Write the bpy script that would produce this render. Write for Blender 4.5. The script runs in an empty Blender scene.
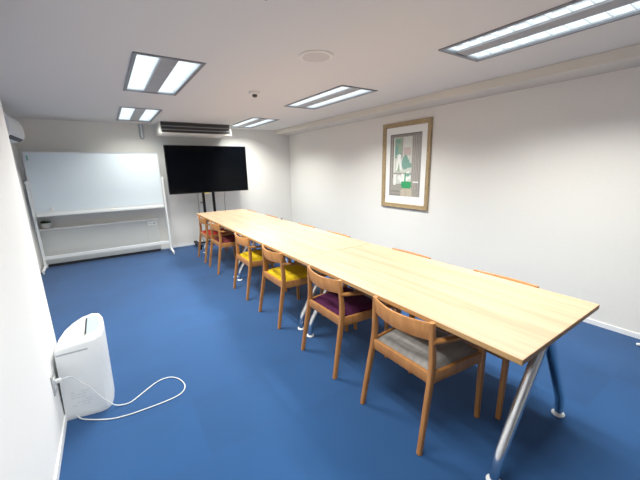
import bpy, bmesh, math, random
from mathutils import Vector, Matrix
random.seed(7)
scene = bpy.context.scene
COL = scene.collection
PI = math.pi

# ------------------------------------------------------------------ materials
def new_mat(name):
    m = bpy.data.materials.new(name); m.use_nodes = True
    nt = m.node_tree
    return m, nt, nt.nodes['Principled BSDF']

def pbr(name, col, rough=0.5, metal=0.0, noise=0.0, nscale=30.0, bump=0.0, bscale=200.0, spec=0.5, stretch=None, emis=0.0, coat=0.0):
    m, nt, b = new_mat(name)
    b.inputs['Base Color'].default_value = (*col, 1)
    b.inputs['Roughness'].default_value = rough
    b.inputs['Metallic'].default_value = metal
    b.inputs['Specular IOR Level'].default_value = spec
    b.inputs['Coat Weight'].default_value = coat
    tc = nt.nodes.new('ShaderNodeTexCoord')
    mp = nt.nodes.new('ShaderNodeMapping')
    nt.links.new(tc.outputs['Object'], mp.inputs['Vector'])
    if stretch: mp.inputs['Scale'].default_value = stretch
    n = nt.nodes.new('ShaderNodeTexNoise'); n.inputs['Scale'].default_value = nscale
    n.inputs['Detail'].default_value = 4
    nt.links.new(mp.outputs[0], n.inputs['Vector'])
    r = nt.nodes.new('ShaderNodeMapRange')
    r.inputs['From Min'].default_value = 0.3; r.inputs['From Max'].default_value = 0.7
    r.inputs['To Min'].default_value = 1 - noise; r.inputs['To Max'].default_value = 1 + noise
    nt.links.new(n.outputs[0], r.inputs['Value'])
    mx = nt.nodes.new('ShaderNodeVectorMath'); mx.operation = 'SCALE'
    mx.inputs[0].default_value = col
    nt.links.new(r.outputs[0], mx.inputs['Scale'])
    nt.links.new(mx.outputs[0], b.inputs['Base Color'])
    if bump > 0:
        n2 = nt.nodes.new('ShaderNodeTexNoise'); n2.inputs['Scale'].default_value = bscale
        n2.inputs['Detail'].default_value = 3
        nt.links.new(tc.outputs['Object'], n2.inputs['Vector'])
        bp = nt.nodes.new('ShaderNodeBump'); bp.inputs['Strength'].default_value = bump
        bp.inputs['Distance'].default_value = 0.002
        nt.links.new(n2.outputs[0], bp.inputs['Height'])
        nt.links.new(bp.outputs[0], b.inputs['Normal'])
    return m

def wood(name, c1, c2, c3, scale, rough=0.4, coat=0.0):
    m, nt, b = new_mat(name)
    tc = nt.nodes.new('ShaderNodeTexCoord'); mp = nt.nodes.new('ShaderNodeMapping')
    mp.inputs['Scale'].default_value = scale
    nt.links.new(tc.outputs['Object'], mp.inputs['Vector'])
    n1 = nt.nodes.new('ShaderNodeTexNoise'); n1.inputs['Scale'].default_value = 1.0
    n1.inputs['Detail'].default_value = 6; n1.inputs['Roughness'].default_value = 0.6
    n1.inputs['Distortion'].default_value = 0.4
    nt.links.new(mp.outputs[0], n1.inputs['Vector'])
    cr = nt.nodes.new('ShaderNodeValToRGB')
    cr.color_ramp.elements[0].position = 0.32; cr.color_ramp.elements[0].color = (*c1, 1)
    cr.color_ramp.elements[1].position = 0.68; cr.color_ramp.elements[1].color = (*c3, 1)
    e = cr.color_ramp.elements.new(0.5); e.color = (*c2, 1)
    nt.links.new(n1.outputs[0], cr.inputs[0])
    nt.links.new(cr.outputs[0], b.inputs['Base Color'])
    b.inputs['Roughness'].default_value = rough
    b.inputs['Coat Weight'].default_value = coat
    b.inputs['Coat Roughness'].default_value = 0.25
    return m

def carpet():
    m, nt, b = new_mat('blue_carpet_tile')
    tc = nt.nodes.new('ShaderNodeTexCoord')
    sc = nt.nodes.new('ShaderNodeVectorMath'); sc.operation = 'SCALE'; sc.inputs['Scale'].default_value = 2.0
    nt.links.new(tc.outputs['Object'], sc.inputs[0])
    fl = nt.nodes.new('ShaderNodeVectorMath'); fl.operation = 'FLOOR'
    nt.links.new(sc.outputs[0], fl.inputs[0])
    wn = nt.nodes.new('ShaderNodeTexWhiteNoise'); wn.noise_dimensions = '2D'
    nt.links.new(fl.outputs[0], wn.inputs['Vector'])
    n = nt.nodes.new('ShaderNodeTexNoise'); n.inputs['Scale'].default_value = 3.0; n.inputs['Detail'].default_value = 6
    nt.links.new(tc.outputs['Object'], n.inputs['Vector'])
    f = nt.nodes.new('ShaderNodeTexNoise'); f.inputs['Scale'].default_value = 350; f.inputs['Detail'].default_value = 2
    nt.links.new(tc.outputs['Object'], f.inputs['Vector'])
    a = nt.nodes.new('ShaderNodeMath'); a.operation = 'MULTIPLY_ADD'; a.inputs[1].default_value = 0.13; a.inputs[2].default_value = 0.64
    nt.links.new(wn.outputs['Value'], a.inputs[0])
    a2 = nt.nodes.new('ShaderNodeMath'); a2.operation = 'MULTIPLY_ADD'; a2.inputs[1].default_value = 0.30
    nt.links.new(n.outputs[0], a2.inputs[0]); nt.links.new(a.outputs[0], a2.inputs[2])
    a3 = nt.nodes.new('ShaderNodeMath'); a3.operation = 'MULTIPLY_ADD'; a3.inputs[1].default_value = 0.28
    nt.links.new(f.outputs[0], a3.inputs[0]); nt.links.new(a2.outputs[0], a3.inputs[2])
    mx = nt.nodes.new('ShaderNodeVectorMath'); mx.operation = 'SCALE'; mx.inputs[0].default_value = CARPET
    nt.links.new(a3.outputs[0], mx.inputs['Scale'])
    nt.links.new(mx.outputs[0], b.inputs['Base Color'])
    b.inputs['Roughness'].default_value = 0.95
    b.inputs['Specular IOR Level'].default_value = 0.15
    b.inputs['Sheen Weight'].default_value = 0.15
    bp = nt.nodes.new('ShaderNodeBump'); bp.inputs['Strength'].default_value = 0.4; bp.inputs['Distance'].default_value = 0.003
    nt.links.new(f.outputs[0], bp.inputs['Height']); nt.links.new(bp.outputs[0], b.inputs['Normal'])
    return m

def emit(name, col, s):
    m = bpy.data.materials.new(name); m.use_nodes = True
    nt = m.node_tree; nt.nodes.clear()
    o = nt.nodes.new('ShaderNodeOutputMaterial'); e = nt.nodes.new('ShaderNodeEmission')
    e.inputs['Color'].default_value = (*col, 1); e.inputs['Strength'].default_value = s
    nt.links.new(e.outputs[0], o.inputs[0])
    return m

CARPET = (0.0130, 0.060, 0.178)
M = {}
M['carpet'] = carpet()
M['wall'] = pbr('wallpaper_offwhite', (0.80, 0.785, 0.75), 0.85, noise=0.012, nscale=60, bump=0.15, bscale=260, spec=0.2)
M['wall_white'] = pbr('wallpaper_white', (0.86, 0.86, 0.86), 0.85, noise=0.01, nscale=60, bump=0.12, bscale=260, spec=0.2)
M['ceiling'] = pbr('ceiling_board', (0.71, 0.70, 0.675), 0.9, noise=0.012, nscale=120, bump=0.15, bscale=300, spec=0.15)
M['soffit'] = pbr('soffit_paper', (0.70, 0.67, 0.60), 0.9, noise=0.012, nscale=80, bump=0.1, spec=0.15)
M['skirting'] = pbr('white_skirting', (0.85, 0.87, 0.89), 0.45, noise=0.01)
M['tabletop'] = wood('pale_maple_laminate', (0.42, 0.272, 0.168), (0.51, 0.338, 0.216), (0.575, 0.39, 0.258), (16, 0.9, 16), 0.42)
M['tableedge'] = wood('maple_edge_band', (0.42, 0.22, 0.085), (0.47, 0.26, 0.10), (0.52, 0.30, 0.12), (30, 3, 60), 0.5)
M['beech'] = wood('oiled_beech', (0.35, 0.135, 0.034), (0.40, 0.165, 0.044), (0.46, 0.20, 0.058), (28, 28, 5), 0.42)
M['chrome'] = pbr('polished_aluminium', (0.78, 0.79, 0.80), 0.16, 1.0, noise=0.02, nscale=8)
M['steel'] = pbr('painted_grey_steel', (0.30, 0.30, 0.31), 0.5, 0.3, noise=0.02)
M['white_foot'] = pbr('pale_grey_plastic', (0.75, 0.76, 0.77), 0.4, noise=0.02)
def fabric(n, c): return pbr(n, c, 0.95, noise=0.16, nscale=14, bump=0.35, bscale=600, spec=0.15, stretch=(0.6, 3, 1))
M['grey_fabric'] = fabric('grey_upholstery', (0.27, 0.255, 0.245))
M['purple_fabric'] = fabric('purple_upholstery', (0.072, 0.014, 0.052))
M['yellow_fabric'] = fabric('mustard_upholstery', (0.66, 0.44, 0.012))
M['maroon_fabric'] = fabric('maroon_upholstery', (0.13, 0.022, 0.026))
M['red_fabric'] = fabric('red_upholstery', (0.52, 0.035, 0.035))
M['charcoal_fabric'] = fabric('charcoal_upholstery', (0.07, 0.07, 0.075))
M['fixture'] = pbr('shaded_fixture_metal', (0.20, 0.205, 0.225), 0.5, 0.2, noise=0.02)  # dark grey-blue carries the frame's backlit shade in its colour
M['fixture_spine'] = pbr('fixture_spine_metal', (0.36, 0.365, 0.38), 0.5, 0.2, noise=0.08, nscale=10)
M['louver_white'] = pbr('louver_white', (0.85, 0.88, 0.90), 0.4, noise=0.01)
M['tube'] = emit('fluorescent_glow', (0.84, 0.95, 1.0), 2.3)
M['plastic_white'] = pbr('white_plastic', (0.80, 0.825, 0.835), 0.38, noise=0.008)
M['plastic_cream'] = pbr('ivory_plastic', (0.76, 0.74, 0.69), 0.45, noise=0.01)
M['pur_grey'] = pbr('pale_blue_grey_plastic', (0.42, 0.52, 0.60), 0.4, noise=0.02)
M['seam_shade_grey'] = pbr('seam_and_shade_grey', (0.42, 0.45, 0.48), 0.6, noise=0.03)  # grey of seams, marks and felt; also paints conduit and recess shade
M['print_grey'] = pbr('faint_grey_print', (0.66, 0.68, 0.69), 0.6, noise=0.04)
M['dark'] = pbr('dark_grey_plastic', (0.035, 0.034, 0.035), 0.5, noise=0.05)
M['black'] = pbr('black_satin', (0.008, 0.008, 0.009), 0.5, noise=0.05, spec=0.2)
M['screen'] = pbr('black_glossy_screen', (0.001, 0.0015, 0.0025), 0.12, noise=0.02, spec=0.10)
M['board'] = pbr('whiteboard_enamel', (0.68, 0.77, 0.83), 0.45, noise=0.008, nscale=4, spec=0.3)
M['alu'] = pbr('silver_anodised', (0.72, 0.74, 0.76), 0.35, 0.6, noise=0.02)
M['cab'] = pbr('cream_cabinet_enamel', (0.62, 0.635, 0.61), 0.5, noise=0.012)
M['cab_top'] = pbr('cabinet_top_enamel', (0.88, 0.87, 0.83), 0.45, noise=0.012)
M['pot'] = pbr('cream_ceramic', (0.72, 0.70, 0.62), 0.4, noise=0.04)
M['leaf'] = pbr('dark_green_leaf', (0.025, 0.07, 0.02), 0.5, noise=0.4, nscale=20)
M['soil'] = pbr('potting_soil', (0.04, 0.025, 0.015), 0.9, noise=0.3)
M['gilt'] = wood('weathered_gilt_wood', (0.30, 0.20, 0.095), (0.36, 0.255, 0.13), (0.43, 0.33, 0.19), (30, 30, 30), 0.45)
M['mount'] = pbr('white_mount_card', (0.88, 0.885, 0.875), 0.8, noise=0.006)
M['tag_yellow'] = pbr('yellow_sticker', (0.62, 0.55, 0.12), 0.6, noise=0.03)
M['green_magnet'] = pbr('pale_green_plastic', (0.20, 0.48, 0.38), 0.5, noise=0.03)
M['cord'] = pbr('white_cord', (0.66, 0.68, 0.70), 0.5, noise=0.02)
M['cord_grey'] = pbr('grey_cord', (0.30, 0.30, 0.29), 0.5, noise=0.02)
def art(n, c): return pbr('print_' + n, c, 0.7, noise=0.10, nscale=45)
ART = dict(ground=art('taupe', (0.33, 0.31, 0.28)), dark=art('umber', (0.14, 0.13, 0.115)), pale=art('mist', (0.60, 0.62, 0.57)),
           teal=art('teal', (0.19, 0.36, 0.31)), green=art('green', (0.03, 0.33, 0.12)), leaf=art('sage', (0.30, 0.42, 0.30)),
           white=art('white', (0.82, 0.84, 0.82)), pink=art('blush', (0.52, 0.42, 0.40)), beige=art('sand', (0.50, 0.44, 0.35)),
           drape=art('drape', (0.38, 0.355, 0.33)), fold=art('fold', (0.25, 0.235, 0.22)))

# ------------------------------------------------------------------ helpers
def link(o, parent=None):
    COL.objects.link(o)
    if parent is not None: o.parent = parent
    return o

def tag(o, label=None, cat=None, group=None, kind=None):
    if label: o['label'] = label
    if cat: o['category'] = cat
    if group: o['group'] = group
    if kind: o['kind'] = kind
    return o

def thing(name, label, cat, loc=(0, 0, 0), rz=0.0, group=None):
    o = bpy.data.objects.new(name, None); o.empty_display_size = 0.1
    COL.objects.link(o); o.location = loc; o.rotation_euler = (0, 0, rz)
    return tag(o, label, cat, group)

def obj(name, bm, mats, parent=None, smooth=False, angle=None):
    bmesh.ops.recalc_face_normals(bm, faces=bm.faces)
    me = bpy.data.meshes.new(name); bm.to_mesh(me); bm.free()
    for m in (mats if isinstance(mats, (list, tuple)) else [mats]): me.materials.append(m)
    if smooth:
        for p in me.polygons: p.use_smooth = True
        me.set_sharp_from_angle(angle=math.radians(angle or 40))
    o = bpy.data.objects.new(name, me)
    return link(o, parent)

def struct(name, bm, mat, smooth=False):
    return tag(obj(name, bm, mat, None, smooth), kind='structure')

def box(bm, x0, x1, y0, y1, z0, z1, bevel=0.0, seg=2, mi=0):
    vs = [bm.verts.new((x, y, z)) for z in (z0, z1) for y in (y0, y1) for x in (x0, x1)]
    idx = [(0, 2, 3, 1), (4, 5, 7, 6), (0, 1, 5, 4), (2, 6, 7, 3), (0, 4, 6, 2), (1, 3, 7, 5)]
    fs = [bm.faces.new([vs[i] for i in f]) for f in idx]
    for f in fs: f.material_index = mi
    if bevel > 0:
        es = {e for f in fs for e in f.edges}
        r = bmesh.ops.bevel(bm, geom=list(es), offset=bevel, segments=seg, affect='EDGES', profile=0.5)
        for f in r['faces']: f.material_index = mi
    return fs

def B(*a, **k):
    bm = bmesh.new(); box(bm, *a, **k); return bm

def sweep(bm, pts, sizes, side=(0, 1, 0), round_=0.35, n=3, mi=0, cap=True):
    """rounded-rectangle section swept along pts; sizes = (along side, across) per point"""
    pts = [Vector(p) for p in pts]; side = Vector(side).normalized()
    if not isinstance(sizes, list): sizes = [sizes] * len(pts)
    rings = []
    for i, p in enumerate(pts):
        t = (pts[min(i + 1, len(pts) - 1)] - pts[max(i - 1, 0)]).normalized()
        s = (side - t * side.dot(t)).normalized(); u = t.cross(s)
        a, b = sizes[i][0] / 2, sizes[i][1] / 2; r = min(a, b) * round_ * 2 * 0.5
        ring = []
        for cx, cy, a0 in ((a - r, b - r, 0), (-a + r, b - r, 90), (-a + r, -b + r, 180), (a - r, -b + r, 270)):
            for k in range(n):
                an = math.radians(a0 + 90 * k / (n - 1))
                ring.append(bm.verts.new(p + s * (cx + r * math.cos(an)) + u * (cy + r * math.sin(an))))
        rings.append(ring)
    m = len(rings[0])
    for A, C in zip(rings, rings[1:]):
        for k in range(m):
            f = bm.faces.new((A[k], A[(k + 1) % m], C[(k + 1) % m], C[k])); f.material_index = mi
    if cap:
        bm.faces.new(rings[0][::-1]).material_index = mi
        bm.faces.new(rings[-1]).material_index = mi

def tube(bm, pts, rad, n=16, mi=0, cap=True):
    pts = [Vector(p) for p in pts]
    rads = rad if isinstance(rad, list) else [rad] * len(pts)
    t0 = (pts[1] - pts[0]).normalized()
    ref = Vector((0, 0, 1)) if abs(t0.z) < 0.9 else Vector((1, 0, 0))
    nrm = (ref - t0 * ref.dot(t0)).normalized()
    rings = []
    for i, p in enumerate(pts):
        t = (pts[min(i + 1, len(pts) - 1)] - pts[max(i - 1, 0)]).normalized()
        nrm = (nrm - t * nrm.dot(t)).normalized(); bn = t.cross(nrm)
        rings.append([bm.verts.new(p + rads[i] * (nrm * math.cos(2 * PI * k / n) + bn * math.sin(2 * PI * k / n))) for k in range(n)])
    for A, C in zip(rings, rings[1:]):
        for k in range(n):
            bm.faces.new((A[k], A[(k + 1) % n], C[(k + 1) % n], C[k])).material_index = mi
    if cap:
        bm.faces.new(rings[0][::-1]).material_index = mi
        bm.faces.new(rings[-1]).material_index = mi

def lathe(bm, prof, c=(0, 0, 0), n=32, mi=0):
    rings = []
    for r, z in prof:
        rings.append([bm.verts.new((c[0] + r * math.cos(2 * PI * k / n), c[1] + r * math.sin(2 * PI * k / n), c[2] + z)) for k in range(n)])
    for A, C in zip(rings, rings[1:]):
        for k in range(n):
            bm.faces.new((A[k], A[(k + 1) % n], C[(k + 1) % n], C[k])).material_index = mi
    bm.faces.new(rings[0][::-1]).material_index = mi
    bm.faces.new(rings[-1]).material_index = mi

def catmull(pts, k=6):
    pts = [Vector(p) for p in pts]; out = []
    for i in range(len(pts) - 1):
        p0 = pts[max(i - 1, 0)]; p1 = pts[i]; p2 = pts[i + 1]; p3 = pts[min(i + 2, len(pts) - 1)]
        for j in range(k):
            t = j / k
            out.append(0.5 * ((2 * p1) + (p2 - p0) * t + (2 * p0 - 5 * p1 + 4 * p2 - p3) * t * t + (-p0 + 3 * p1 - 3 * p2 + p3) * t ** 3))
    out.append(pts[-1]); return out

def grid_plate(bm, xs, ys, keep, z0, z1, mi=0):
    """one connected slab made of the kept cells of a grid"""
    nx, ny = len(xs) - 1, len(ys) - 1
    K = {(i, j) for i in range(nx) for j in range(ny) if keep(i, j)}
    V = {}
    def v(i, j, k):
        if (i, j, k) not in V: V[i, j, k] = bm.verts.new((xs[i], ys[j], (z0, z1)[k]))
        return V[i, j, k]
    for i, j in K:
        bm.faces.new((v(i, j, 1), v(i + 1, j, 1), v(i + 1, j + 1, 1), v(i, j + 1, 1))).material_index = mi
        bm.faces.new((v(i, j, 0), v(i, j + 1, 0), v(i + 1, j + 1, 0), v(i + 1, j, 0))).material_index = mi
        for (di, dj, a, b) in ((-1, 0, (i, j + 1), (i, j)), (1, 0, (i + 1, j), (i + 1, j + 1)), (0, -1, (i, j), (i + 1, j)), (0, 1, (i + 1, j + 1), (i, j + 1))):
            if (i + di, j + dj) not in K:
                bm.faces.new((v(*a, 0), v(*b, 0), v(*b, 1), v(*a, 1))).material_index = mi

def dup(o, parent=None):
    c = o.copy(); COL.objects.link(c); c.parent = parent
    for ch in list(o.children): dup(ch, c)
    return c

# ------------------------------------------------------------------ room
XR, XL, XREC, YB, YF, YE = 2.313, -1.671, -2.27, 6.084, -2.7, 2.0
ZC, SX, ZS = 2.27, 1.963, 2.19
LW = 0.475; LL = 1.237
LIGHTS = [(-0.978, 2.206), (-0.975, 4.44), (0.829, -0.14), (0.829, 2.218), (0.829, 4.545), (-0.978, -0.14)]   # x0, y0 of each recess

struct('floor', B(XREC - .05, XR + .05, YF - .05, YB + .05, -0.06, 0.0), M['carpet'])
bm = bmesh.new()
xs = sorted({XREC - .05, XR + .05} | {x for l in LIGHTS for x in (l[0], l[0] + LW)})
ys = sorted({YF - .05, YB + .05} | {y for l in LIGHTS for y in (l[1], l[1] + LL)})
vg = {(i, j): bm.verts.new((x, y, ZC)) for i, x in enumerate(xs) for j, y in enumerate(ys)}
for i in range(len(xs) - 1):
    for j in range(len(ys) - 1):
        cx = (xs[i] + xs[i + 1]) / 2; cy = (ys[j] + ys[j + 1]) / 2
        if any(l[0] < cx < l[0] + LW and l[1] < cy < l[1] + LL for l in LIGHTS): continue
        bm.faces.new((vg[i, j], vg[i, j + 1], vg[i + 1, j + 1], vg[i + 1, j]))
loose = [v for v in bm.verts if not v.link_faces]
bmesh.ops.delete(bm, geom=loose, context='VERTS')
struct('ceiling', bm, M['ceiling'])
H2 = ZC + 0.15
struct('wall_back', B(XREC - .1, XR + .1, YB, YB + .1, 0, H2), M['wall'])
struct('wall_right', B(XR, XR + .1, YF, YB, 0, H2), M['wall'])
struct('wall_left', B(XL - .6, XL, YF, YE, 0, H2), M['wall_white'])
struct('wall_left_recess', B(XREC - .1, XREC, YE, YB, 0, H2), M['wall'])
struct('wall_front', B(XL - .6, XR + .1, YF - .1, YF, 0, H2), M['wall'])
struct('trim_1', B(SX, XR, YF, YB, ZS, ZC + 0.001, bevel=0.004), M['soffit'])
BBH = 0.045
struct('baseboard_right', B(XR - .009, XR, YF, YB, 0, BBH, bevel=0.002), M['skirting'])
struct('baseboard_left', B(XL, XL + .009, YF, YE, 0, BBH, bevel=0.002), M['skirting'])
struct('baseboard_left_end', B(XREC, XL + .009, YE, YE + .009, 0, BBH, bevel=0.002), M['skirting'])
struct('baseboard_back', B(XREC, XR - .009, YB - .009, YB, 0, BBH, bevel=0.002), M['skirting'])
struct('baseboard_front', B(XL + .009, XR - .009, YF, YF + .009, 0, BBH, bevel=0.002), M['skirting'])

# ------------------------------------------------------------------ ceiling lights
LAMP_W, LAMP_C, LAMP_SPREAD = 18.5, (1.0, 1.0, 0.925), 138
def make_light(x0, y0, label, power=1.0):
    t = thing('ceiling_light', label, 'ceiling light', (x0 + LW / 2, y0 + LL / 2, ZC), group='recessed ceiling lights')
    w, l = LW / 2, LL / 2
    bm = bmesh.new()
    r = 0.020
    X4 = [-w - .006, -w + r, w - r, w + .006]; Y4 = [-l - .006, -l + r, l - r, l + .006]
    grid_plate(bm, X4, Y4, lambda i, j: (i, j) != (1, 1), -0.008, 0.004)
    obj('frame', bm, M['fixture'], t)
    z1 = 0.075                                          # housing above the ceiling, open below
    bm = bmesh.new()
    grid_plate(bm, [-w, -w + .004, w - .004, w], [-l, -l + .004, l - .004, l], lambda i, j: (i, j) != (1, 1), 0.003, z1)
    top = [bm.verts.new(p) for p in ((-w, -l, z1), (w, -l, z1), (w, l, z1), (-w, l, z1))]; bm.faces.new(top)
    bmesh.ops.remove_doubles(bm, verts=bm.verts, dist=1e-5)
    obj('housing', bm, M['louver_white'], t)
    sp = 0.060
    obj('spine', B(-sp, sp, -l + r, l - r, -0.002, 0.06, bevel=0.004), M['fixture_spine'], t)
    for sg in (-1, 1):
        a, b = sorted((sg * sp, sg * (w - r)))
        pn = obj('tube_panel', B(a + .002, b - .002, -l + r, l - r, 0.052, 0.056), M['tube'], t)
        bm = bmesh.new(); n = 12
        Ys = []
        for k in range(n + 1):
            y = -l + r + (2 * l - 2 * r) * k / n
            Ys += [y - .0018, y + .0018] if 0 < k < n else ([y, y + .003] if k == 0 else [y - .003, y])
        grid_plate(bm, [a + .001, a + .004, b - .004, b - .001], Ys, lambda i, j: i != 1 or j % 2 == 0, 0.012, 0.040)
        obj('louver', bm, M['louver_white'], t)
        ld = bpy.data.lights.new('tube_lamp', 'AREA'); ld.shape = 'RECTANGLE'; ld.size = b - a - .02; ld.size_y = 2 * l - .06
        ld.energy = LAMP_W * power; ld.color = LAMP_C; ld.spread = math.radians(LAMP_SPREAD)
        lo = bpy.data.objects.new('tube_lamp', ld); link(lo, t); lo.location = ((a + b) / 2, 0, -0.0065)
    return t
L_LAB = ['large ceiling light at upper left, nearest in the left row', 'small-looking ceiling light above the whiteboard, in front of the back wall',
         'large ceiling light cut off by the top right corner', 'ceiling light in the right row, above and left of the framed picture',
         'far ceiling light at the back, just right of the ceiling air conditioner', 'unseen ceiling light added for illumination, out of frame above the left row']
for (x, y), s, pw in zip(LIGHTS, L_LAB, (1.25, 0.50, 1.0, 1.05, 0.95, 0.62)): make_light(x, y, s, pw)  # last light is unseen, added for illumination by continuing the row

# ceiling speaker and detector
bm = bmesh.new(); lathe(bm, [(0.126, 0), (0.126, -0.006), (0.118, -0.010), (0.105, -0.011)])
t = thing('ceiling_speaker', 'round off-white flush speaker grille in the ceiling centre', 'speaker', (0.148, 1.65, ZC))
obj('rim', bm, M['plastic_cream'], t, True)
bm = bmesh.new(); lathe(bm, [(0.103, -0.008), (0.103, -0.0125), (0.06, -0.015), (0.01, -0.016)])
obj('grille', bm, pbr('speaker_mesh', (0.60, 0.58, 0.55), 0.8, noise=0.25, nscale=300), t, True)
t = thing('smoke_detector', 'small round white detector on the ceiling, farther off than the speaker', 'detector', (0.19, 2.91, ZC))
bm = bmesh.new(); lathe(bm, [(0.06, 0), (0.06, -0.014), (0.052, -0.022), (0.03, -0.026)]); obj('base', bm, M['plastic_cream'], t, True)
bm = bmesh.new(); lathe(bm, [(0.026, -0.024), (0.026, -0.046), (0.018, -0.052), (0.006, -0.053)]); obj('sensor_head', bm, M['dark'], t, True)

# ------------------------------------------------------------------ tables
TW, TL, TH, TT = 0.8706, 1.8, 0.72, 0.028
def make_table():
    t = thing('conference_table', '', 'table')
    bm = bmesh.new(); box(bm, 0, TW, 0.0024, TL - .0024, TH - TT, TH, bevel=0.0035, seg=2)
    bm.normal_update()
    for f in bm.faces: f.material_index = 0 if f.normal.z > 0.5 else 1
    obj('tabletop', bm, [M['tabletop'], M['tableedge']], t)
    bm = bmesh.new()
    grid_plate(bm, [.25, .33, .37, .50, .54, TW - .25], [.05, .11, TL - .11, TL - .05], lambda i, j: j != 1 or i in (1, 3), TH - TT - .04, TH - TT)
    obj('underframe', bm, M['steel'], t)
    for y in (0.08, TL - .08):
        for sg in (0, 1):
            X = (lambda x: x) if sg == 0 else (lambda x: TW - x)
            path = catmull([(X(.070), y, .008), (X(.075), y, .06), (X(.092), y, .125), (X(.145), y, .215), (X(.25), y, .38), (X(.35), y, .535), (X(.415), y, .64), (X(.425), y, .668)], 5)
            bm = bmesh.new(); tube(bm, path, [0.020 + 0.006 * min(1, p.z / .15) for p in path], 20)
            lg = obj('leg', bm, M['chrome'], t, True)
            bm = bmesh.new(); lathe(bm, [(0.033, 0.0), (0.034, 0.005), (0.031, 0.009), (0.022, 0.012)], (X(.070), y, 0.0005), 24)
            obj('foot', bm, M['white_foot'], lg, True)
    return t
proto = make_table()
tlabels = ['pale maple meeting table nearest the camera, front end of the row', 'pale maple meeting table in the middle of the joined row', 'pale maple meeting table at the far end, before the television']
for i, s in enumerate(tlabels):
    t = proto if i == 0 else dup(proto)
    t.location = (0, TL * i, 0); t['label'] = s; t['group'] = 'meeting tables joined in a row'

# ------------------------------------------------------------------ chairs  (local: faces +x, rear feet at x = 0)
def make_chair():
    t = thing('armchair', '', 'chair')
    w = M['beech']
    HY, FY = 0.2225, 0.252
    for sd in (-1, 1):
        P = catmull([(0.0, sd * HY, 0.001), (0.034, sd * .217, 0.20), (0.070, sd * .211, 0.40), (0.080, sd * .208, 0.50), (0.076, sd * .204, 0.60), (0.070, sd * .199, 0.721)], 5)
        sz = [(0.026, 0.028 + 0.010 * min(1, p.z / .38) - 0.012 * max(0, (p.z - .5) / .22)) for p in P]
        bm = bmesh.new(); sweep(bm, P, sz, (0, 1, 0), 0.5)
        obj('rear_leg', bm, w, t, True, 50)
    for sd in (-1, 1):
        P = [(0.487, sd * FY, 0.001), (0.482, sd * FY, 0.20), (0.475, sd * FY, 0.44), (0.472, sd * FY, 0.578)]
        bm = bmesh.new(); sweep(bm, P, [(0.027, 0.028), (0.029, 0.034), (0.030, 0.040), (0.028, 0.034)], (0, 1, 0), 0.5)
        obj('front_leg', bm, w, t, True, 50)
    for sd in (-1, 1):
        P = catmull([(0.070, sd * .208, 0.618), (0.16, sd * .226, 0.610), (0.30, sd * .246, 0.598), (0.42, sd * .254, 0.590), (0.500, sd * FY, 0.588)], 5)
        sz = [(0.026 + .022 * min(1, i / 9), 0.022) for i in range(len(P))]
        bm = bmesh.new(); sweep(bm, P, sz, (0, 1, 0), 0.7)
        obj('armrest', bm, w, t, True, 50)
    for sd in (-1, 1):
        bm = bmesh.new(); sweep(bm, [(0.074, sd * .210, 0.412), (0.475, sd * (FY - .001), 0.412)], (0.020, 0.062), (0, 1, 0), 0.3); obj('side_rail', bm, w, t, True, 50)
    bm = bmesh.new(); sweep(bm, [(0.072, -.210, 0.412), (0.072, .210, 0.412)], (0.062, 0.020), (0, 0, 1), 0.3); obj('back_rail', bm, w, t, True, 50)
    bm = bmesh.new(); sweep(bm, [(0.474, -FY, 0.412), (0.474, FY, 0.412)], (0.062, 0.020), (0, 0, 1), 0.3); obj('front_rail', bm, w, t, True, 50)
    # crest rail: a curved board bowing backwards
    bm = bmesh.new(); N = 20; rows = []
    for i in range(N + 1):
        u = -1 + 2 * i / N; y = u * 0.200
        bow = 0.042 * (1 - u * u)
        zt = 0.721 - 0.008 * (1 - u * u); zb = 0.622 - 0.006 * (1 - u * u)
        rw = []
        for z, dx in ((zb, -.008), (zb - .003, 0), (zb, .008), (zt - .004, .008), (zt, .004), (zt, -.004), (zt - .004, -.008)):
            x = 0.073 - bow - (z - 0.67) * 0.15 + dx
            rw.append(bm.verts.new((x, y, z)))
        rows.append(rw)
    for A, C in zip(rows, rows[1:]):
        for k in range(7): bm.faces.new((A[k], A[(k + 1) % 7], C[(k + 1) % 7], C[k]))
    bm.faces.new(rows[0][::-1]); bm.faces.new(rows[-1])
    obj('backrest', bm, w, t, True, 50)
    # seat pad, softly domed
    bm = bmesh.new(); NX = NY = 12; grid = []
    for i in range(NX + 1):
        row = []
        for j in range(NY + 1):
            u = -1 + 2 * i / NX; v = -1 + 2 * j / NY
            d = (1 - u ** 6) * (1 - v ** 6)
            z = 0.438 + 0.026 * min(1, d * 1.6) ** 0.5 + 0.008 * (1 - u * u) * (1 - v * v)
            row.append(bm.verts.new((0.276 + u * 0.192, v * (0.218 + .022 * u), z)))
        grid.append(row)
    for i in range(NX):
        for j in range(NY): bm.faces.new((grid[i][j], grid[i + 1][j], grid[i + 1][j + 1], grid[i][j + 1]))
    ring = [grid[i][0] for i in range(NX + 1)] + [grid[NX][j] for j in range(1, NY + 1)] + [grid[i][NY] for i in range(NX - 1, -1, -1)] + [grid[0][j] for j in range(NY - 1, 0, -1)]
    low = [bm.verts.new((p.co.x, p.co.y, 0.412)) for p in ring]
    for k in range(len(ring)): bm.faces.new((ring[k], low[k], low[(k + 1) % len(ring)], ring[(k + 1) % len(ring)]))
    bm.faces.new(low)
    obj('seat', bm, M['grey_fabric'], t, True, 60)
    return t
CH = make_chair()
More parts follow.
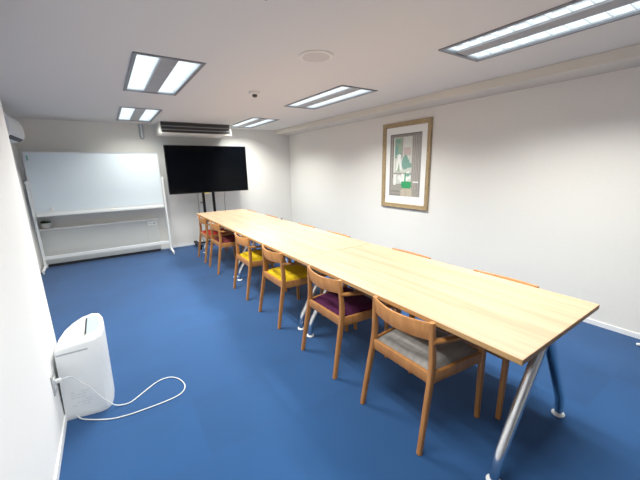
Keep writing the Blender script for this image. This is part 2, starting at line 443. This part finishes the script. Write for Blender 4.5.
left = [(0.600, 0, 'grey_fabric', 'beech armchair with a grey upholstered seat, nearest on the left side'),
        (1.344, 0, 'purple_fabric', 'beech armchair with a dark purple seat, behind the grey-seated one'),
        (2.225, 0, 'yellow_fabric', 'beech armchair with a mustard yellow seat, next to the purple-seated one'),
        (3.033, 0, 'yellow_fabric', 'beech armchair with a mustard yellow seat, next to the maroon-seated one'),
        (4.162, 0, 'maroon_fabric', 'beech armchair with a dark maroon seat, second from the far end'),
        (4.865, 0, 'red_fabric', 'beech armchair with a bright red seat, farthest on the left side')]
right = [(0.520, 'grey_fabric', 'beech armchair behind the table, opposite the grey-seated chair'),
         (1.325, 'grey_fabric', 'beech armchair behind the table, opposite the purple-seated chair'),
         (2.385, 'grey_fabric', 'beech armchair behind the table, third from the near end on the wall side'),
         (3.090, 'grey_fabric', 'beech armchair behind the table, fourth from the near end on the wall side'),
         (4.190, 'grey_fabric', 'beech armchair behind the table, opposite the maroon-seated chair'),
         (5.015, 'grey_fabric', 'beech armchair behind the table, at the far end of the wall side')]
seat_mesh = {}
def seat_for(o, fab):
    for ch in o.children:
        if ch.name.split('.')[0] == 'seat':
            if fab not in seat_mesh:
                me = ch.data.copy(); me.materials[0] = M[fab]; seat_mesh[fab] = me
            ch.data = seat_mesh[fab]
chairs = []
for i, (y, rz, fab, lab) in enumerate(left):
    o = CH if i == 0 else dup(CH)
    o.location = (-0.100, y, 0); o.rotation_euler = (0, 0, math.radians(rz)); chairs.append((o, fab, lab))
for y, fab, lab in right:
    o = dup(CH); o.location = (TW + 0.092, y, 0); o.rotation_euler = (0, 0, PI); chairs.append((o, fab, lab))
for o, fab, lab in chairs:
    seat_for(o, fab); o['label'] = lab; o['group'] = 'armchairs along both sides of the table'

# small dark knob on the far right table edge
bm = bmesh.new(); lathe(bm, [(0.020, 0), (0.020, .006), (0.012, .010), (0.012, .022), (0.017, .026), (0.017, .034), (0.010, .038)], n=20)
o = obj('table_knob', bm, M['steel'], None, True); o.location = (0.845, 3.72, TH + .0005)
tag(o, 'small dark grey knob standing on the far wall-side edge of the table', 'knob')

# ------------------------------------------------------------------ television and stand
TY = 5.72
t = thing('television', 'large black flat-screen television on a stand beneath the ceiling air conditioner', 'television', (0.393, TY, 1.05))
w = 0.738
bm = bmesh.new(); box(bm, -w, w, -0.004, 0.035, 0, 0.855, bevel=0.004); obj('casing', bm, M['black'], t)
obj('screen', B(-w + .011, w - .011, -0.0055, -0.003, 0.016, 0.845), M['screen'], t)
bm = bmesh.new(); box(bm, -0.35, 0.35, 0.035, 0.07, 0.12, 0.62, bevel=0.015); obj('rear_housing', bm, M['black'], t)
obj('sticker', B(-0.13, -0.05, -0.006, -0.0045, -0.014, 0.001), M['tag_yellow'], t)
bm = bmesh.new(); lathe(bm, [(0.006, 0), (0.006, 0.001)], n=12)
t2 = thing('television_stand', 'black two-post floor stand carrying the television', 'stand', (0.36, 5.845, 0))
for x in (-.095, .095):
    obj('post', B(x - .023, x + .023, -.02, .02, 0.05, 1.55, bevel=.004), M['black'], t2)
obj('mounting_plate', B(-.20, .20, -.055, -.02, 1.15, 1.5, bevel=.004), M['black'], t2)
for x in (-.30, .30):
    bm = bmesh.new(); box(bm, x - .03, x + .03, -.30, .17, 0.055, 0.095, bevel=.006); ft = obj('base_foot', bm, M['black'], t2)
    for y in (-.27, .14):
        bm = bmesh.new(); tube(bm, [(x - .012, y, .029), (x + .012, y, .029)], .028, 16); box(bm, x - .006, x + .006, y - .01, y + .01, .03, .058)
        obj('caster', bm, M['black'], ft, True)
obj('crossbar', B(-.30, .30, -.03, .03, 0.06, 0.09, bevel=.005), M['black'], t2)

def cord(name, pts, r, mat, label, cat='cord', k=8):
    bm = bmesh.new(); tube(bm, catmull(pts, k), r, 10)
    return tag(obj(name, bm, mat, None, True), label, cat)
# outlet behind the stand with a hanging cable
t = thing('wall_outlet', 'small ivory wall outlet with grey plugs on the back wall, left of the television stand', 'outlet', (0.268, YB, 0.86))
obj('plate', B(-.036, .036, -.008, 0, -.06, .06, bevel=.003), M['plastic_cream'], t)
obj('plug', B(-.018, .018, -.045, -.008, -.035, -.005, bevel=.004), M['steel'], t)
cord('power_cable', [(0.20, 5.95, 1.10), (0.203, 6.03, 0.95), (0.205, 6.05, 0.70), (0.208, 6.05, 0.35), (0.23, 6.03, 0.03), (0.29, 6.0, 0.008)], .006, M['cord_grey'], 'grey cable hanging left of the television stand posts')
cord('signal_cable', [(0.72, 5.90, 1.07), (0.715, 6.0, 0.90), (0.73, 6.045, 0.62), (0.74, 6.05, 0.3), (0.75, 6.04, 0.03), (0.80, 6.02, 0.008)], .005, M['cord_grey'], 'thin grey cable hanging right of the television stand posts')

# ------------------------------------------------------------------ ceiling-hung air conditioner
t = thing('ceiling_air_conditioner', 'ceiling-hung cream air conditioner with dark grille above the television', 'air conditioner', (0.205, 5.55, ZC))
hw = 0.59
bm = bmesh.new()
prof = [(0.0, -.002), (0.0, -.050), (-0.045, -.176), (-.075, -.184), (-.075, -.198), (.02, -.210), (.524, -.195), (.524, -.002)]
A = [bm.verts.new((-hw, y, z)) for y, z in prof]; C = [bm.verts.new((hw, y, z)) for y, z in prof]
n = len(prof)
for k in range(n): bm.faces.new((A[k], A[(k + 1) % n], C[(k + 1) % n], C[k]))
bm.faces.new(A[::-1]); bm.faces.new(C)
obj('body', bm, M['plastic_cream'], t)
bm = bmesh.new()
def slab(bm, x0, x1, p, q, th):
    p, q = Vector((0, *p)), Vector((0, *q)); d = (q - p).normalized(); nn = Vector((0, d.z, -d.y))
    if nn.y > 0: nn = -nn
    vs = []
    for x in (x0, x1):
        for v in (p, q, q + nn * th, p + nn * th): vs.append(bm.verts.new((x, v.y, v.z)))
    for f in ((0, 1, 2, 3), (7, 6, 5, 4), (0, 4, 5, 1), (1, 5, 6, 2), (2, 6, 7, 3), (3, 7, 4, 0)): bm.faces.new([vs[i] for i in f])
slab(bm, -hw + .012, hw - .012, (0.0, -.004), (0.0, -.055), .004)
obj('upper_grille', bm, M['dark'], t)
bm = bmesh.new(); slab(bm, -hw + .012, hw - .012, (0.0, -.052), (-.044, -.174), .004); obj('lower_grille', bm, M['dark'], t)
for k in range(2):
    f = 0.12 + k * 0.48
    bm = bmesh.new(); slab(bm, -hw + .02, hw - .02, (-.004 - .044 * f, -.052 - .122 * f), (-.004 - .044 * (f + .1), -.052 - .122 * (f + .1)), .010); obj('louver', bm, M['steel'], t)
for sd in (-1, 1):
    obj('side_cap', B(sd * (hw + .006) - .006, sd * (hw + .006) + .006, -.004, .52, -.185, -.004, bevel=.003), M['plastic_cream'], t)

# conduit under the small light
t = thing('wall_conduit', 'short cream vertical conduit on the back wall below the small ceiling light', 'conduit', (-0.615, YB, 2.02))
bm = bmesh.new(); tube(bm, [(-.022, -.02, .25), (-.022, -.02, .03)] + [(-.022 * math.cos(a), -.02, .03 - .022 * math.sin(a)) for a in (PI * .25, PI * .5, PI * .75)] + [(.022, -.02, .03), (.022, -.02, .25)], .016, 12)
obj('conduit_shade', bm, M['seam_shade_grey'], t, True)  # grey loop paints the shadow outline around the white conduit
obj('cover', B(-.012, .012, -.03, 0, .02, .25, bevel=.003), M['plastic_white'], t)

# ------------------------------------------------------------------ wall air conditioner (left recess)
t = thing('wall_air_conditioner', 'white wall air conditioner at upper left, partly hidden by the wall corner', 'air conditioner', (XREC, 4.50, 1.86))
prof = [(0, 0), (.10, 0.0), (.175, .022), (.205, .06), (.215, .12), (.210, .20), (.185, .27), (.14, .30), (0, .305)]
bm = bmesh.new(); rings = []
for y in (0, .008, .792, .80):
    sc = 0.985 if y in (0, .80) else 1.0
    rings.append([bm.verts.new((x * sc, y, .15 + (z - .15) * sc)) for x, z in prof])
for A, C in zip(rings, rings[1:]):
    for k in range(len(prof)): bm.faces.new((A[k], A[(k + 1) % len(prof)], C[(k + 1) % len(prof)], C[k]))
bm.faces.new(rings[0][::-1]); bm.faces.new(rings[-1])
obj('casing', bm, M['plastic_white'], t, True, 35)
bm = bmesh.new(); sweep(bm, [(.176, .06, .026), (.176, .72, .026)], (.012, .05), (.6, 0, -.8), .3); obj('air_vent', bm, M['dark'], t)

# ------------------------------------------------------------------ heater cabinet, plant
t = thing('heater_cabinet', 'long low cream heater cabinet under the back wall behind the whiteboard', 'heater', (-1.41, 5.94, 0))
hw = 0.845; dp = YB - 5.94 - .010
obj('plinth', B(-hw + .01, hw - .01, .03, dp, 0, .05), M['dark'], t)
obj('front_panel', B(-hw, hw, 0, dp, .05, .595, bevel=.005), M['cab'], t)
obj('top_board', B(-hw - .012, hw + .006, -.012, dp, .597, .622, bevel=.006), M['cab_top'], t)
bm = bmesh.new(); box(bm, hw - .17, hw - .03, -.0025, .004, .51, .575, bevel=.001); obj('control_lid', bm, M['cab_top'], t)
bm = bmesh.new(); box(bm, hw - .16, hw - .10, -.0045, -.002, .535, .543); obj('control_mark', bm, M['seam_shade_grey'], t)
obj('control_mark', B(hw - .085, hw - .045, -.0045, -.002, .525, .555), M['seam_shade_grey'], t)
obj('panel_seam', B(hw - .20, hw - .197, -.002, .002, .07, .584), M['seam_shade_grey'], t)

t = thing('potted_plant', 'small dark green plant in a cream bowl pot on the heater cabinet', 'plant', (-2.135, 5.995, 0.6225))
bm = bmesh.new(); lathe(bm, [(.040, 0), (.055, .012), (.068, .05), (.072, .085), (.066, .085), (.060, .07)], n=28); obj('pot', bm, M['pot'], t, True)
bm = bmesh.new(); lathe(bm, [(.060, .060), (.060, .074), (.02, .078)], n=20); obj('soil', bm, M['soil'], t, True)
bm = bmesh.new()
for k in range(70):
    a = random.uniform(0, 2 * PI); r = random.uniform(0, .055); l = random.uniform(.03, .055); tl = random.uniform(.2, 1.2)
    p = Vector((r * math.cos(a), r * math.sin(a), .076)); d = Vector((math.cos(a) * math.sin(tl), math.sin(a) * math.sin(tl), math.cos(tl)))
    s = Vector((-math.sin(a), math.cos(a), 0)) * .011
    q = [p, p + d * l * .5 + s, p + d * l, p + d * l * .5 - s]
    bm.faces.new([bm.verts.new(v) for v in q])
obj('foliage', bm, M['leaf'], t)

# ------------------------------------------------------------------ whiteboard
WX0, WX1, WY = -2.185, -0.455, 5.78
t = thing('whiteboard', 'wide white mobile whiteboard on a white frame in front of the back wall', 'whiteboard', ((WX0 + WX1) / 2, WY, 0))
hw = (WX1 - WX0) / 2
obj('panel', B(-hw, hw, -.010, .010, .905, 1.765, bevel=.002), M['board'], t)
bm = bmesh.new()
grid_plate(bm, [-hw - .014, -hw + .002, hw - .002, hw + .014], [.885, .907, 1.762, 1.776], lambda i, j: (i, j) != (1, 1), -.014, .014)
for v in bm.verts: v.co = Vector((v.co.x, v.co.z, v.co.y))
obj('panel_frame', bm, M['alu'], t)
bm = bmesh.new()
pr = [(-.079, .838), (.010, .838), (.010, .886), (-.018, .886), (-.018, .846), (-.073, .846), (-.073, .868), (-.079, .868)]
A = [bm.verts.new((-hw, *p)) for p in pr]; C = [bm.verts.new((hw, *p)) for p in pr]
for k in range(8): bm.faces.new((A[k], A[(k + 1) % 8], C[(k + 1) % 8], C[k]))
bm.faces.new(A[::-1]); bm.faces.new(C)
obj('pen_tray', bm, M['plastic_white'], t)
for s in (-1, 1):
    x = s * (hw + .032)
    pt = obj('post', B(x - .016, x + .016, -.018, .018, .05, 1.37, bevel=.004), M['plastic_white'], t)
    bm = bmesh.new(); tube(bm, [(x - s * .03, 0, 1.335), (x + s * .03, 0, 1.335)], .016, 16); obj('pivot_knob', bm, M['plastic_white'], pt, True)
    bm = bmesh.new(); sweep(bm, [(x, -.27, .046), (x, 0, .062), (x, .14, .056)], [(.03, .022), (.034, .032), (.03, .022)], (1, 0, 0), .4); ft = obj('base_foot', bm, M['plastic_white'], t, True)
    for y in (-.245, .12):
        bm = bmesh.new(); tube(bm, [(x - .01, y, .0195), (x + .01, y, .0195)], .019, 16); box(bm, x - .005, x + .005, y - .006, y + .006, .02, .045); obj('caster', bm, M['plastic_white'], ft, True)
obj('lower_bar', B(-hw - .016, hw + .016, -.014, .014, .165, .215, bevel=.004), M['plastic_white'], t)
# things on the board and the tray
def marker(x, mat, label, g=None):
    t = thing('whiteboard_marker', label, 'marker', (x, WY - .045, .8565), group=g)
    bm = bmesh.new(); tube(bm, [(-.055, 0, 0), (.03, 0, 0)], .0095, 12); obj('barrel', bm, M['plastic_white'], t, True)
    bm = bmesh.new(); tube(bm, [(.03, 0, 0), (.065, 0, 0)], [.0102, .0085], 12); obj('cap', bm, mat, t, True)
marker(-2.10, M['black'], 'black-capped marker lying at the left end of the whiteboard tray')
t = thing('whiteboard_eraser', 'pale block eraser lying on the whiteboard tray', 'eraser', (-1.22, WY - .046, .8465))
obj('handle', B(-.06, .06, -.022, .022, .012, .034, bevel=.005), M['plastic_cream'], t)
obj('felt_pad', B(-.057, .057, -.021, .021, 0, .012), M['seam_shade_grey'], t)
bm = bmesh.new(); box(bm, -.01, .01, -.008, 0, -.035, .035, bevel=.003)
o = obj('magnet_bar', bm, M['green_magnet']); o.location = (WX0 + .035, WY - .0145, 1.69); tag(o, 'small pale green magnet at the top left corner of the whiteboard', 'magnet')
bm = bmesh.new(); box(bm, -.018, .018, -.014, 0, -.025, .03, bevel=.004)
o = obj('magnet_clip', bm, M['plastic_white']); o.location = (-1.99, WY - .0145, .94); tag(o, 'small white magnetic clip low on the left of the whiteboard', 'clip')

# ------------------------------------------------------------------ framed picture
PY0, PY1, PZ0, PZ1 = 2.239, 3.10, 0.868, 2.070
t = thing('framed_picture', 'tall gilt-framed print of a window with plants on the right wall', 'picture', (XR, (PY0 + PY1) / 2, PZ0))
hy = (PY1 - PY0) / 2; ph = PZ1 - PZ0; fw = 0.062
bm = bmesh.new()
def fr_ring(d0, x0, d1, x1):
    A = [(-hy + d0, d0), (hy - d0, d0), (hy - d0, ph - d0), (-hy + d0, ph - d0)]; C = [(-hy + d1, d1), (hy - d1, d1), (hy - d1, ph - d1), (-hy + d1, ph - d1)]
    va = [bm.verts.new((x0, *p)) for p in A]; vc = [bm.verts.new((x1, *p)) for p in C]
    for k in range(4): bm.faces.new((va[k], va[(k + 1) % 4], vc[(k + 1) % 4], vc[k]))
seq = [(0, -.001), (0, -.028), (.008, -.034), (.022, -.030), (.045, -.026), (.052, -.028), (fw, -.020), (fw, -.006)]
for a, b in zip(seq, seq[1:]): fr_ring(*a, *b)
bmesh.ops.remove_doubles(bm, verts=bm.verts, dist=1e-5)
obj('frame', bm, M['gilt'], t)
obj('mount', B(-.008, -.003, -hy + fw - .004, hy - fw + .004, fw - .004, ph - fw + .004), M['mount'], t)
# print: (u, v) in 0..1, u from the viewer's left (far end, +y) to right
U0, U1 = 2.955 - (PY0 + PY1) / 2, 2.392 - (PY0 + PY1) / 2
V0, V1 = 1.042 - PZ0, 1.912 - PZ0
mats = list(ART.values()); mid = {k: i for i, k in enumerate(ART)}
bm = bmesh.new(); lvl = [0]
def poly(pts, m):
    lvl[0] += 1; x = -.0085 - .00004 * lvl[0]
    f = bm.faces.new([bm.verts.new((x, U0 + (U1 - U0) * u, V0 + (V1 - V0) * v)) for u, v in pts]); f.material_index = mid[m]
def rect(u0, u1, v0, v1, m): poly([(u0, v0), (u1, v0), (u1, v1), (u0, v1)], m)
def blob(u, v, ru, rv, m, n=12): poly([(u + ru * math.cos(2 * PI * k / n) * random.uniform(.85, 1.1), v + rv * math.sin(2 * PI * k / n) * random.uniform(.85, 1.1)) for k in range(n)], m)
rect(0, 1, 0, 1, 'ground')
rect(.12, .72, .20, .95, 'pale'); rect(.15, .40, .62, .94, 'leaf'); rect(.42, .70, .72, .94, 'pale')
for k in range(7): blob(.18 + .2 * random.random(), .66 + .24 * random.random(), .06, .035, 'teal' if k % 2 else 'leaf')
blob(.22, .75, .07, .09, 'teal'); blob(.30, .66, .10, .05, 'teal'); rect(.46, .68, .66, .78, 'pink')
for k in range(6): blob(.48 + .2 * random.random(), .48 + .16 * random.random(), .07, .045, 'teal')
blob(.52, .53, .13, .10, 'teal')
poly([(.22, .42), (.40, .42), (.40, .55), (.36, .60), (.38, .66), (.32, .69), (.24, .66), (.27, .60), (.22, .54)], 'white'); poly([(.25, .40), (.31, .55), (.35, .40)], 'leaf')
rect(.385, .43, .62, .96, 'drape'); rect(.13, .16, .34, .95, 'white'); rect(.10, .125, .30, .97, 'dark')
rect(.10, .72, .355, .385, 'ground'); rect(.14, .22, .18, .355, 'white'); rect(.24, .31, .20, .355, 'pale')
rect(.72, 1, .10, 1, 'drape')
for u in (.74, .80, .855, .90, .95): rect(u, u + .02, .10, .98, 'fold')
rect(.0, .07, .08, 1, 'drape'); rect(.025, .045, .08, 1, 'fold')
rect(0, 1, .955, 1, 'fold'); rect(0, .02, 0, 1, 'dark'); rect(.985, 1, 0, 1, 'fold'); rect(0, 1, .985, 1, 'dark')
for u, v in ((.34, .30), (.45, .33), (.40, .26), (.58, .29), (.66, .31), (.62, .37), (.50, .27)): blob(u, v, .055, .04, 'white')
poly([(.50, .22), (.53, .38), (.56, .38), (.55, .22)], 'green'); blob(.62, .35, .07, .03, 'teal')
rect(.78, .95, .225, .245, 'white')
rect(.40, .76, 0, .10, 'beige'); rect(.44, .75, .07, .135, 'beige'); rect(.55, .57, 0, .09, 'ground')
poly([(.44, .13), (.70, .13), (.74, .18), (.68, .24), (.46, .24), (.40, .19)], 'green')
for k in range(4): blob(.45 + .08 * k, .215, .05, .03, 'green')
rect(0, .38, 0, .03, 'fold'); rect(.06, .36, .06, .09, 'fold')
obj('print', bm, mats, t)

# ------------------------------------------------------------------ air purifier
t = thing('air_purifier', 'white upright air purifier on the carpet against the left wall', 'air purifier', (0, 0, 0))
base = [(-1.666, 1.745), (-1.482, 1.714), (-1.446, 1.718), (-1.420, 1.746), (-1.406, 1.81), (-1.402, 1.90), (-1.410, 2.00), (-1.432, 2.08), (-1.478, 2.122), (-1.54, 2.115), (-1.595, 2.06), (-1.635, 1.985), (-1.658, 1.89)]
cxy = Vector((-1.52, 1.92))
def zt(x, y): return 0.468 + 0.17 * (x + 1.66) + 0.03 * (y - 1.75)      # the top slopes down to the wall
def ring_at(f, dx):
    out = []
    for x, y in base:
        p = cxy + (Vector((x, y)) - cxy) * f; k = (x + 1.666) / .26; out.append((p.x + dx * .016 * (1 - k) - (1 - dx) * .012 * k, p.y))
    return out
bm = bmesh.new(); rows = []
lv = [(0.0, .985, 0, 0), (0.0, 1.0, 0, .012), (.0, 1.0, .08, .04), (.35, 1.0, .35, 0), (.70, 1.0, .70, 0), (.965, 1.0, .965, 0), (.99, .985, .99, 0), (1.0, .955, 1, 0)]
for f, s, dx, z0 in lv:
    rows.append([bm.verts.new((x, y, f * zt(x, y) + z0 + .0005)) for x, y in ring_at(s, dx)])
n = len(base)
for A, C in zip(rows, rows[1:]):
    for k in range(n): bm.faces.new((A[k], A[(k + 1) % n], C[(k + 1) % n], C[k]))
bm.faces.new(rows[0][::-1]); bm.faces.new(rows[-1])
obj('body', bm, M['plastic_white'], t, True, 38)
def top_poly(bm, pts, h, mi=0, lift=.0015):
    lo = [bm.verts.new((x, y, zt(x, y) + .0005 - .004)) for x, y in pts]; hi = [bm.verts.new((x, y, zt(x, y) + lift + h)) for x, y in pts]
    for k in range(len(pts)): bm.faces.new((lo[k], lo[(k + 1) % len(pts)], hi[(k + 1) % len(pts)], hi[k])).material_index = mi
    bm.faces.new(hi).material_index = mi
op = [(-1.495, 1.800), (-1.455, 1.790), (-1.432, 1.815), (-1.424, 1.88), (-1.428, 1.96), (-1.448, 2.035), (-1.500, 2.060)]
bm = bmesh.new(); top_poly(bm, op, .001); obj('air_outlet', bm, M['pur_grey'], t)
bm = bmesh.new(); top_poly(bm, [(-1.506, 1.802), (-1.496, 1.802), (-1.497, 2.060), (-1.507, 2.060)], .002); obj('outlet_slot', bm, M['dark'], t)
bm = bmesh.new()
rim = catmull([(x, y, zt(x, y) + .002) for x, y in [(-1.500, 1.795)] + op[1:6] + [(-1.495, 2.068)]], 5)
tube(bm, rim, .006, 8); obj('outlet_rim', bm, M['plastic_white'], t, True)
# near flat side: direction along the face
F0, F1 = Vector((-1.666, 1.745)), Vector((-1.482, 1.714)); fd = (F1 - F0).normalized(); fn = Vector((fd.y, -fd.x))
def face_box(bm, a0, a1, z0, z1, th, slope=0.0):
    vs = []
    for d in (.002, -th):
        for a, z in ((a0, z0), (a1, z0 + slope), (a1, z1 + slope), (a0, z1)):
            p = F0 + fd * a - fn * d; kz = z / .48; kk = (p.x + 1.666) / .26; p.x += kz * .016 * (1 - kk) - (1 - kz) * .012 * kk; vs.append(bm.verts.new((p.x, p.y, z)))
    for f in ((0, 1, 2, 3), (7, 6, 5, 4), (0, 4, 5, 1), (1, 5, 6, 2), (2, 6, 7, 3), (3, 7, 4, 0)): bm.faces.new([vs[i] for i in f])
bm = bmesh.new(); face_box(bm, .004, .170, .430, .440, .001, .012); obj('handle_recess_shade', bm, M['seam_shade_grey'], t)  # flat grey strip paints the shade of the handle recess
bm = bmesh.new()
for r in range(6):
    z = .175 - r * .018
    a = .045
    while a < .145:
        l = random.uniform(.008, .03)
        if random.random() < .75: face_box(bm, a, min(a + l, .15), z, z + .006, .0004)
        a += l + .006
obj('printed_label', bm, M['print_grey'], t)

PUR = t
# its cord: outlet plate, plug, cord
t = thing('wall_socket', 'grey wall socket low on the left wall, holding the purifier plug', 'outlet', (XL, 1.665, 0.315))
obj('plate', B(0, .007, -.036, .036, -.06, .06, bevel=.002), pbr('socket_plate', (0.42, 0.42, 0.43), .5, noise=.03), t)
obj('insert', B(.006, .010, -.016, .016, -.035, .035, bevel=.001), M['plastic_white'], t)
PLZ = .325
bm = bmesh.new()
pts = [(XL + .038, 1.665, PLZ), (XL + .075, 1.675, .322), (-1.565, 1.690, .27), (-1.52, 1.690, .21), (-1.465, 1.695, .10), (-1.42, 1.70, .03), (-1.375, 1.70, .006), (-1.323, 1.702, .005), (-1.24, 1.765, .005), (-1.152, 1.825, .005), (-1.08, 1.825, .005), (-1.03, 1.775, .005), (-1.004, 1.69, .005), (-1.015, 1.625, .005), (-1.06, 1.585, .005), (-1.15, 1.572, .005), (-1.251, 1.573, .005), (-1.35, 1.580, .005), (-1.438, 1.603, .005), (-1.53, 1.66, .005), (-1.594, 1.713, .008), (-1.615, 1.758, .022)]
tube(bm, catmull(pts, 6), .0036, 10); pc = obj('power_cord', bm, M['cord'], PUR, True)
obj('plug', B(XL + .0105, XL + .040, 1.652, 1.678, PLZ - .010, PLZ + .010, bevel=.004), M['cord'], pc)

# ------------------------------------------------------------------ white stand whose foot enters at the right edge
t = thing('floor_stand', 'white metal stand of which one foot shows at the right edge', 'stand', (2.07, -0.20, 0))
bm = bmesh.new(); tube(bm, [(0, 0, .10), (0, 0, 1.10)], .014, 14); obj('pole', bm, M['plastic_white'], t, True)
for k in range(3):
    a = math.radians(68 + 120 * k)
    bm = bmesh.new(); tube(bm, catmull([(0, 0, .13), (.09 * math.cos(a), .09 * math.sin(a), .09), (.232 * math.cos(a), .232 * math.sin(a), .013)], 4), .011, 12); obj('leg', bm, M['plastic_white'], t, True)
bm = bmesh.new(); lathe(bm, [(.012, 1.10), (.03, 1.105), (.03, 1.12), (.012, 1.125)], n=16); obj('top_cap', bm, M['plastic_white'], t, True)

# ------------------------------------------------------------------ world, camera, view
wd = bpy.data.worlds.new('World'); scene.world = wd; wd.use_nodes = True
bg = wd.node_tree.nodes['Background']; bg.inputs[0].default_value = (0.9, 0.95, 1, 1); bg.inputs[1].default_value = 0.3
yaw, pitch, roll, f = 0.5875, -0.2274, -0.0205, 314.4611
fwv = Vector((math.sin(yaw) * math.cos(pitch), math.cos(yaw) * math.cos(pitch), math.sin(pitch)))
rt = Vector((math.cos(yaw), -math.sin(yaw), 0)); up = rt.cross(fwv)
r2 = rt * math.cos(roll) + up * math.sin(roll); u2 = -rt * math.sin(roll) + up * math.cos(roll)
cd = bpy.data.cameras.new('Camera'); cam = bpy.data.objects.new('Camera', cd); COL.objects.link(cam)
mw = Matrix((r2, u2, -fwv)).transposed().to_4x4(); mw.translation = Vector((-1.2636, -0.472, 1.476))
cam.matrix_world = mw
cd.sensor_width = 36; cd.lens = 36 * f / 640; cd.clip_start = 0.02; cd.clip_end = 50
scene.camera = cam
scene.view_settings.view_transform = 'Standard'
scene.view_settings.look = 'None'
scene.view_settings.exposure = 0.29
scene.view_settings.gamma = 1.08
